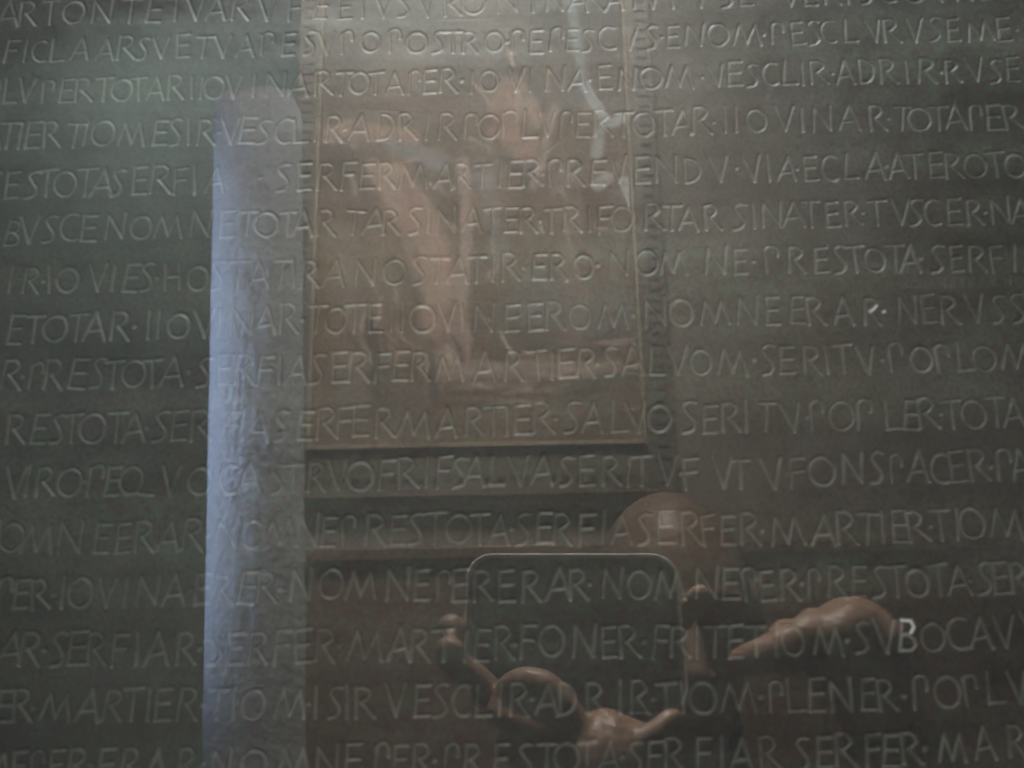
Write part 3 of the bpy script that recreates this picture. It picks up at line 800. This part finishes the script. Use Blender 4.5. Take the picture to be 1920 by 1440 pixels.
def limb_bm(bm, pts, seg=14):
    """Tapered round limb through (point, radius) stations, capped with domes."""
    P = [Vector(p) for p, r in pts]; Rr = [r for p, r in pts]
    # resample smooth
    path, rad = [], []
    for k in range(len(P) - 1):
        p0, p1, p2, p3 = P[max(k - 1, 0)], P[k], P[k + 1], P[min(k + 2, len(P) - 1)]
        n = 6
        for j in range(n):
            t = j / n
            q = 0.5 * ((2 * p1) + (p2 - p0) * t + (2 * p0 - 5 * p1 + 4 * p2 - p3) * t * t + (3 * p1 - p0 - 3 * p2 + p3) * t ** 3)
            path.append(q); rad.append(Rr[k] + (Rr[k + 1] - Rr[k]) * t)
    path.append(P[-1]); rad.append(Rr[-1])
    d0 = (path[1] - path[0]).normalized(); d1 = (path[-1] - path[-2]).normalized()
    pre = [(path[0] - d0 * rad[0] * math.sin(a), rad[0] * math.cos(a)) for a in (1.4, 1.0, 0.5)]
    post = [(path[-1] + d1 * rad[-1] * math.sin(a), rad[-1] * math.cos(a)) for a in (0.5, 1.0, 1.4)]
    path = [p for p, r in pre] + path + [p for p, r in post]
    rad = [r for p, r in pre] + rad + [r for p, r in post]
    up = Vector((0.13, 0.31, 0.94)).normalized()
    rings = []
    for k, p in enumerate(path):
        d = (path[min(k + 1, len(path) - 1)] - path[max(k - 1, 0)])
        if d.length < 1e-9: d = d1
        d.normalize()
        u = up - d * up.dot(d)
        if u.length < 0.05: u = Vector((1, 0, 0)) - d * d.x
        u.normalize(); up = u
        v = d.cross(u)
        rings.append([bm.verts.new(p + (u * math.cos(2 * math.pi * j / seg) + v * math.sin(2 * math.pi * j / seg)) * rad[k]) for j in range(seg)])
    for a_, b_ in zip(rings[:-1], rings[1:]):
        for j in range(seg): bm.faces.new((a_[j], a_[(j + 1) % seg], b_[(j + 1) % seg], b_[j]))
    bm.faces.new(list(reversed(rings[0]))); bm.faces.new(rings[-1])

def ball(bm, c, r, M=None, seg=20):
    res = bmesh.ops.create_uvsphere(bm, u_segments=seg, v_segments=seg // 2 + 2, radius=1.0)
    for v in res['verts']:
        q = Vector((v.co.x * r[0], v.co.y * r[1], v.co.z * r[2]))
        if M is not None: q = M @ q
        v.co = Vector(c) + q

def remeshed(name, bm, voxel, mats, parent, smooth_it=4):
    bmesh.ops.recalc_face_normals(bm, faces=bm.faces)
    me = bpy.data.meshes.new('tmp'); bm.to_mesh(me); bm.free()
    ob = bpy.data.objects.new('tmp', me); COL.objects.link(ob)
    r = ob.modifiers.new('r', 'REMESH'); r.mode = 'VOXEL'; r.voxel_size = voxel
    s = ob.modifiers.new('s', 'SMOOTH'); s.factor = 0.5; s.iterations = smooth_it
    return evaluated(name, ob, mats, parent)

def photographer():
    root = empty('person', (0.15, -0.72, 0))
    tag(root, 'bald person in a dark jacket raising a phone in both hands, mirrored in the glass', 'person')
    def par(o):
        o.parent = root; o.matrix_parent_inverse = Matrix.Translation(-root.location)
        return o
    # head: mirrored dome at the photograph's lower middle
    top = back(1245, 922, 0.62)
    hw, hd, hh = 0.076, 0.095, 0.112
    hc = Vector((top.x, -0.62, top.z - hh))
    bm = bmesh.new()
    tilt = Matrix.Rotation(math.radians(-10), 3, 'X')
    H = lambda x, y, z: hc + tilt @ Vector((x, y, z))           # +y is the way the face looks
    ball(bm, hc, (hw, hd, hh), tilt, 30)
    ball(bm, H(0, 0.028, -0.055), (0.056, 0.062, 0.064), tilt)  # jaw
    ball(bm, H(0, 0.060, -0.098), (0.024, 0.022, 0.016), tilt)  # chin
    limb_bm(bm, [(H(0, 0.094, 0.004), 0.008), (H(0, 0.112, -0.030), 0.0125)])        # nose
    ball(bm, H(-0.012, 0.100, -0.036), (0.009, 0.009, 0.007), tilt); ball(bm, H(0.012, 0.100, -0.036), (0.009, 0.009, 0.007), tilt)
    limb_bm(bm, [(H(-0.045, 0.070, 0.020), 0.008), (H(-0.018, 0.085, 0.022), 0.0085), (H(0.018, 0.085, 0.022), 0.0085), (H(0.045, 0.070, 0.020), 0.008)])
    for s in (-1, 1):
        ball(bm, H(s * 0.034, 0.054, -0.030), (0.026, 0.026, 0.026), tilt)   # cheek
        ball(bm, H(s * 0.081, -0.006, -0.004), (0.008, 0.018, 0.031), tilt)  # ear
        limb_bm(bm, [(H(s * 0.024, 0.082, -0.066), 0.0065), (H(0, 0.092, -0.064), 0.008)])   # lips
    neck_b = Vector((hc.x + 0.0, -0.68, hc.z - 0.17))
    limb_bm(bm, [(H(0, -0.015, -0.06), 0.062), (neck_b, 0.060)], 20)
    # torso and legs under the clothes
    S = Vector((hc.x, -0.71, hc.z - 0.215))
    ball(bm, S + Vector((0, 0, -0.14)), (0.150, 0.095, 0.20))
    limb_bm(bm, [(S + Vector((0, 0, -0.22)), 0.11), (S + Vector((0, 0.01, -0.46)), 0.12)], 20)
    for s in (-1, 1):
        limb_bm(bm, [(S + Vector((s * 0.09, 0, -0.50)), 0.080), (Vector((S.x + s * 0.11, -0.70, 0.48)), 0.052), (Vector((S.x + s * 0.12, -0.73, 0.09)), 0.036), (Vector((S.x + s * 0.13, -0.62, 0.04)), 0.030)], 16)
    # arms
    dP = 0.262                                    # the device and hands stand about here before the glass
    B = lambda px, py, d=dP: back(px, py, d)
    shL, shR = S + Vector((-0.175, 0, -0.02)), S + Vector((0.175, 0, -0.02))
    elL, elR = Vector((S.x - 0.24, -0.60, S.z - 0.30)), Vector((S.x + 0.27, -0.60, S.z - 0.29))
    def Q(px, py, off=0.010):
        """The point off metres in front of the device's back that is mirrored at px, py."""
        a_, b_ = on_phone(px, py, -off)
        return EYE + FWD * off + RIGHT * a_ + UP * b_
    wrL, wrR = Q(1150, 1560, -0.050), Q(1660, 1350, -0.075)
    paL, paR = Q(1065, 1450, -0.006), Q(1600, 1240, -0.006)
    limb_bm(bm, [(shL, 0.048), (elL, 0.038), (wrL, 0.026), (paL, 0.024)], 18)
    limb_bm(bm, [(shR, 0.048), (elR, 0.038), (wrR, 0.026), (paR, 0.026)], 18)
    F = lambda pts: limb_bm(bm, pts, 12)
    # hand at the left of the device: palm beneath, fingers bent round its lower edge
    ball(bm, Q(1066, 1420, 0.0), (0.024, 0.014, 0.016), Matrix.Rotation(math.radians(25), 3, 'Y'))
    F([(Q(1085, 1385, .004), 0.0105), (Q(1058, 1335, .012), 0.0092), (Q(1022, 1290, .015), 0.0088), (Q(972, 1282, .012), 0.0080), (Q(945, 1306, .004), 0.0072)])
    F([(Q(1085, 1402, .006), 0.0105), (Q(1035, 1380, .013), 0.0090), (Q(985, 1358, .013), 0.0082), (Q(935, 1334, .006), 0.0072)])
    F([(Q(1090, 1430, .004), 0.0100), (Q(1040, 1432, .010), 0.0088), (Q(990, 1420, .010), 0.0080), (Q(950, 1402, .004), 0.0070)])
    F([(Q(1110, 1450, .002), 0.0095), (Q(1070, 1478, .008), 0.0080), (Q(1025, 1478, .006), 0.0068)])
    F([(Q(1090, 1415, .0), 0.0100), (Q(1150, 1408, .007), 0.0080), (Q(1212, 1386, .010), 0.0066), (Q(1262, 1346, .008), 0.0055)])
    # forefinger bent up the side, its tip and pad on the device's edge
    F([(Q(1070, 1410, -.012), 0.0095), (Q(985, 1350, -.014), 0.0080), (Q(912, 1285, -.010), 0.0076), (Q(856, 1246, -.002), 0.0080), (Q(843, 1222, .005), 0.0088)])
    F([(Q(930, 1290, -.026), 0.0070), (Q(880, 1215, -.020), 0.0076), (Q(846, 1178, -.006), 0.0082)])
    # hand at the right: knuckles up, forefinger reaching to the device
    ball(bm, Q(1600, 1215, 0.0), (0.031, 0.018, 0.020), Matrix.Rotation(math.radians(-8), 3, 'Y'))
    F([(Q(1560, 1212, .004), 0.0125), (Q(1500, 1205, .012), 0.0115), (Q(1440, 1228, .010), 0.0098), (Q(1396, 1240, .004), 0.0084)])
    F([(Q(1590, 1205, .006), 0.0135), (Q(1530, 1192, .014), 0.0128), (Q(1490, 1215, .014), 0.0104), (Q(1470, 1240, .006), 0.0088)])
    F([(Q(1630, 1195, .006), 0.0145), (Q(1600, 1178, .016), 0.0140), (Q(1562, 1205, .018), 0.0108), (Q(1545, 1236, .008), 0.0090)])
    F([(Q(1660, 1215, .004), 0.0120), (Q(1650, 1202, .014), 0.0110), (Q(1636, 1228, .014), 0.0092), (Q(1624, 1254, .006), 0.0078)])
    for px_, py_, r_ in ((1608, 1178, .0150), (1532, 1180, .0118), (1476, 1194, .0098)):
        ball(bm, Q(px_, py_, .006), (r_, r_ * .8, r_))
    # a long finger behind the device, its tip past the right edge
    F([(Q(1110, 1425, -.020), 0.0095), (Q(1195, 1260, -.034), 0.0080), (Q(1275, 1165, -.026), 0.0072), (Q(1314, 1116, -.010), 0.0068)])
    par(remeshed('body', bm, 0.0026, [SKIN], None, 3))
    # eyes and brows
    for s in (-1, 1):
        bm = bmesh.new(); ball(bm, H(s * 0.030, 0.078, 0.000), (0.012, 0.012, 0.010), tilt)
        par(from_bm('eye', bm, [EYEM], None, True))
        bm = bmesh.new(); limb_bm(bm, [(H(s * 0.014, 0.0925, 0.027), 0.0022), (H(s * 0.030, 0.086, 0.030), 0.0026), (H(s * 0.048, 0.073, 0.025), 0.0018)], 8)
        par(from_bm('eyebrow', bm, [BROWM], None, True))
    # jacket
    bm = bmesh.new()
    ball(bm, S + Vector((0, 0, -0.14)), (0.185, 0.125, 0.225), None, 28)
    limb_bm(bm, [(S + Vector((0, 0, -0.16)), 0.150), (S + Vector((0, 0.01, -0.44)), 0.155)], 24)
    limb_bm(bm, [(S + Vector((0, 0.032, 0.120)), 0.071), (S + Vector((0, 0.020, 0.06)), 0.080), (S + Vector((0, 0.0, -0.02)), 0.10)], 20)
    eL, eR = elL.lerp(wrL, 0.93), elR.lerp(wrR, 0.95)
    limb_bm(bm, [(S + Vector((-0.13, 0, -0.03)), 0.070), (shL, 0.066), (elL, 0.052), (eL, 0.036)], 18)
    limb_bm(bm, [(S + Vector((0.13, 0, -0.03)), 0.070), (shR, 0.066), (elR, 0.052), (eR, 0.036)], 18)
    par(remeshed('jacket', bm, 0.008, [CLOTH], None, 3))
    bm = bmesh.new()
    ball(bm, S + Vector((0, 0, -0.56)), (0.165, 0.12, 0.12))
    for s in (-1, 1):
        limb_bm(bm, [(S + Vector((s * 0.085, 0, -0.56)), 0.098), (Vector((S.x + s * 0.11, -0.70, 0.48)), 0.070), (Vector((S.x + s * 0.12, -0.73, 0.10)), 0.058)], 16)
    par(remeshed('trousers', bm, 0.010, [TROUSER], None, 3))
    for s in (-1, 1):
        bm = bmesh.new()
        limb_bm(bm, [(Vector((S.x + s * 0.12, -0.76, 0.045)), 0.042), (Vector((S.x + s * 0.125, -0.66, 0.042)), 0.040), (Vector((S.x + s * 0.13, -0.56, 0.034)), 0.032)], 16)
        for v in bm.verts: v.co.z = max(v.co.z, 0.001)
        par(from_bm('shoe', bm, [SHOE], None, True))
photographer()
